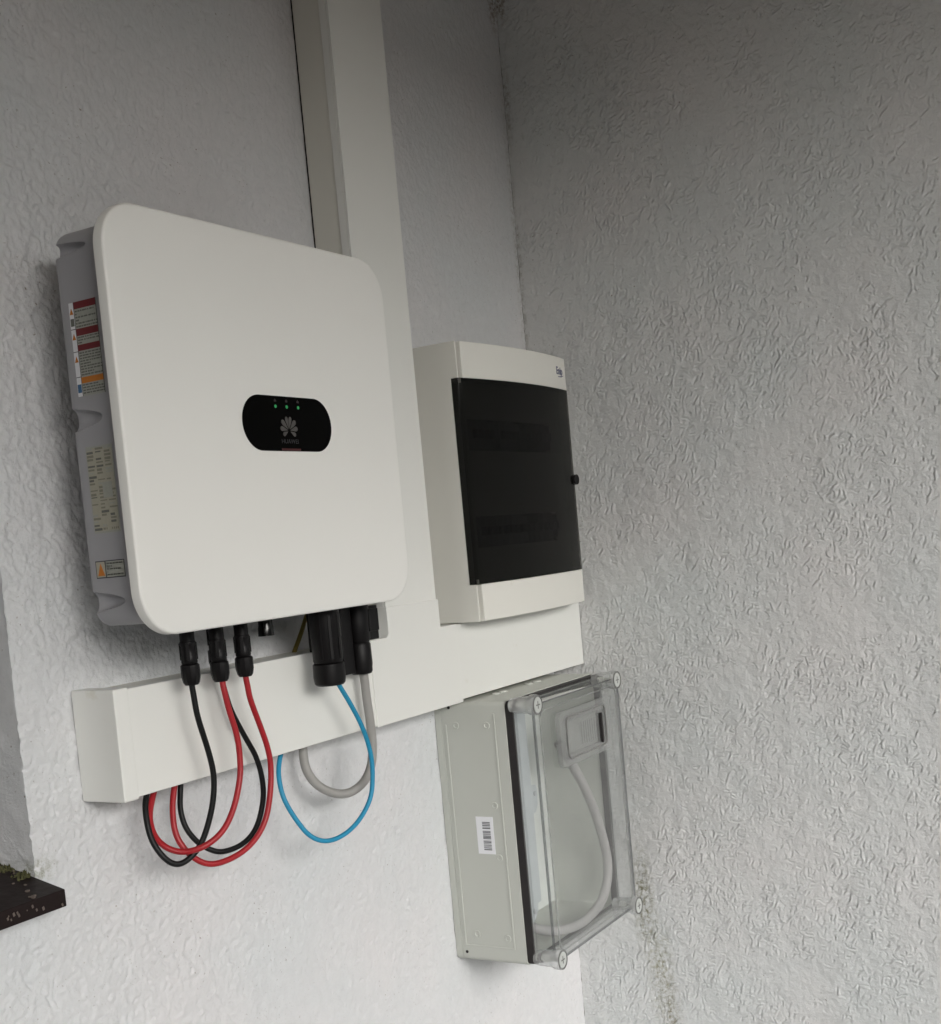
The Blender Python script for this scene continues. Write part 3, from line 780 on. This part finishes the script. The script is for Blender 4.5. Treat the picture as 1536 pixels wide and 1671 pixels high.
# inside: back plate and zinc strip with tabs
MB().box(MX0+.0052, MX1-.0052, -.0165, -.0134, MZ0+.0052, MZ1-.0052).build('mounting_plate', METERIN, mb)
b = MB(); b.box(.806, .8840, -.1255, -.1240, -.5480, -.1990)
b.prism([(.8841, -.3480), (.8990, -.3500), (.9030, -.3600), (.9010, -.3850), (.8930, -.3960), (.8841, -.3965)], 1, -.1255, -.1240)
b.prism([(.8150, -.5481), (.8720, -.5481), (.8700, -.5600), (.8560, -.5740), (.8300, -.5800), (.8150, -.5700)], 1, -.1255, -.1240)
ms = b.build('mounting_strip', STRIP, mb, .0003)
for x, z in ((.8925, -.3640), (.8560, -.5580)): MB().lathe([(.0042, 0), (.0040, .0016), (.0025, .0024)], (x, -.1256, z), (0, -1, 0), 16).build('strip_screw', STEEL, ms)
# lid: hollow clear cap
LX0, LX1, LZ0, LZ1, LY = .8035, 1.1325, -.6255, -.1985, -.1865
b = MB(); ringwall(b, LX0, LX1, LZ0, LZ1, .010, .0028, LY+.003, -.1502)
lid = b.build('lid', [CLEAR, CLEARD], mb, smooth=30)
b = MB(); b.prism(rrect(LX0, LX1, LZ0, LZ1, .010, 8), 1, LY, LY+.0028)
b.build('lid_face', CLEAR, lid, .0008)
b = MB(); ringwall(b, LX0+.016, LX1-.014, LZ0+.012, LZ1-.012, .020, .0018, LY-.0022, LY-.0001, 10); b.build('lid_step', CLEARD, lid)
b = MB(); ringwall(b, LX0-.0003, LX1+.0003, LZ0-.0003, LZ1+.0003, .010, .0022, LY-.0006, LY+.0035)
b.build('refraction_rim', CLEARE, lid)  # added ring, edge refraction put into its dark tint
b = MB(); ringwall(b, LX0-.004, LX1+.004, LZ0-.004, LZ1+.004, .010, .006, -.1540, -.1503)
b.build('lid_flange', CLEAR, lid)
# lid screws
for x, z in ((.8000, -.1980), (1.1090, -.2010), (.8080, -.6190), (1.1210, -.6215)):
    sc = MB().lathe([(.0115, .004), (.0125, .008), (.0132, .012), (.0140, .036), (.0148, .038), (.0166, .041), (.0168, .050), (.0158, .0525)], (x, -.1440, z), (0, -1, 0), 28).build('lid_screw', BOSS, mb, smooth=35)
    b = MB(); b.lathe([(.0062, .002), (.0062, .026), (.0035, .028), (.0035, .044)], (x, -.1440, z), (0, -1, 0), 16)
    b.mi = 1; b.lathe([(.0078, .010), (.0078, .016)], (x, -.1440, z), (0, -1, 0), 16)
    b.build('screw_core', [METERG, GASKET], sc)
    b = MB(); yy = -.1967
    b.lathe([(.0126, 0), (.0126, .0008)], (x, yy, z), (0, -1, 0), 28); b.mi = 1
    b.lathe([(.0160, 0), (.0160, .0012), (.0145, .0012), (.0145, 0)], (x, yy, z), (0, -1, 0), 28, caps=False)
    b.box(x-.0062, x+.0062, yy-.0012, yy-.0007, z-.0010, z+.0010).box(x-.0010, x+.0010, yy-.0012, yy-.0007, z-.0062, z-.0012).box(x-.0010, x+.0010, yy-.0012, yy-.0007, z+.0012, z+.0062)
    b.build('screw_head', [pm('screw_face', (.50, .52, .50), .3, .05), pm('screw_dark', (.13, .13, .125), .5, .1)], sc)
# flap over the meter reading window
b = MB(); ringwall(b, .872, 1.072, -.3175, -.2235, .014, .020, -.1955, LY-.0002)
hw = b.build('reading_window', CLEARD, lid, .0015)
b = MB(); ringwall(b, .895, 1.050, -.3060, -.2345, .012, .0016, -.1975, -.1945)
b.build('window_edge', pm('edge_dark', (.22, .22, .215), .4, .1), hw)
MB().prism(rrect(.893, 1.052, -.3080, -.2325, .012), 1, -.1935, -.1915).build('window_pane', CLEARD, hw)
b = MB()
for k in range(7): b.box(.955+k*.0085, .9585+k*.0085, -.1950, -.1936, -.290, -.252)
b.build('grip_ridge', CLEARD, hw)
MB().box(1.0260, 1.0315, -.1990, -.1940, -.3000, -.2480).build('window_hinge', GASKET, hw)
# loose cable inside the box
cable('conduit', [(.968, -.140, -.290), (.9972, -.15, -.3373), (1.0571, -.15, -.4165), (1.0975, -.15, -.5062), (1.0985, -.15, -.5633), (1.0577, -.15, -.602), (.9785, -.15, -.6130), (.895, -.148, -.602), (.84, -.142, -.583), (.81, -.135, -.568)], .0085, CONDUIT, 'pale grey conduit curling inside the clear lidded meter box', 'conduit')
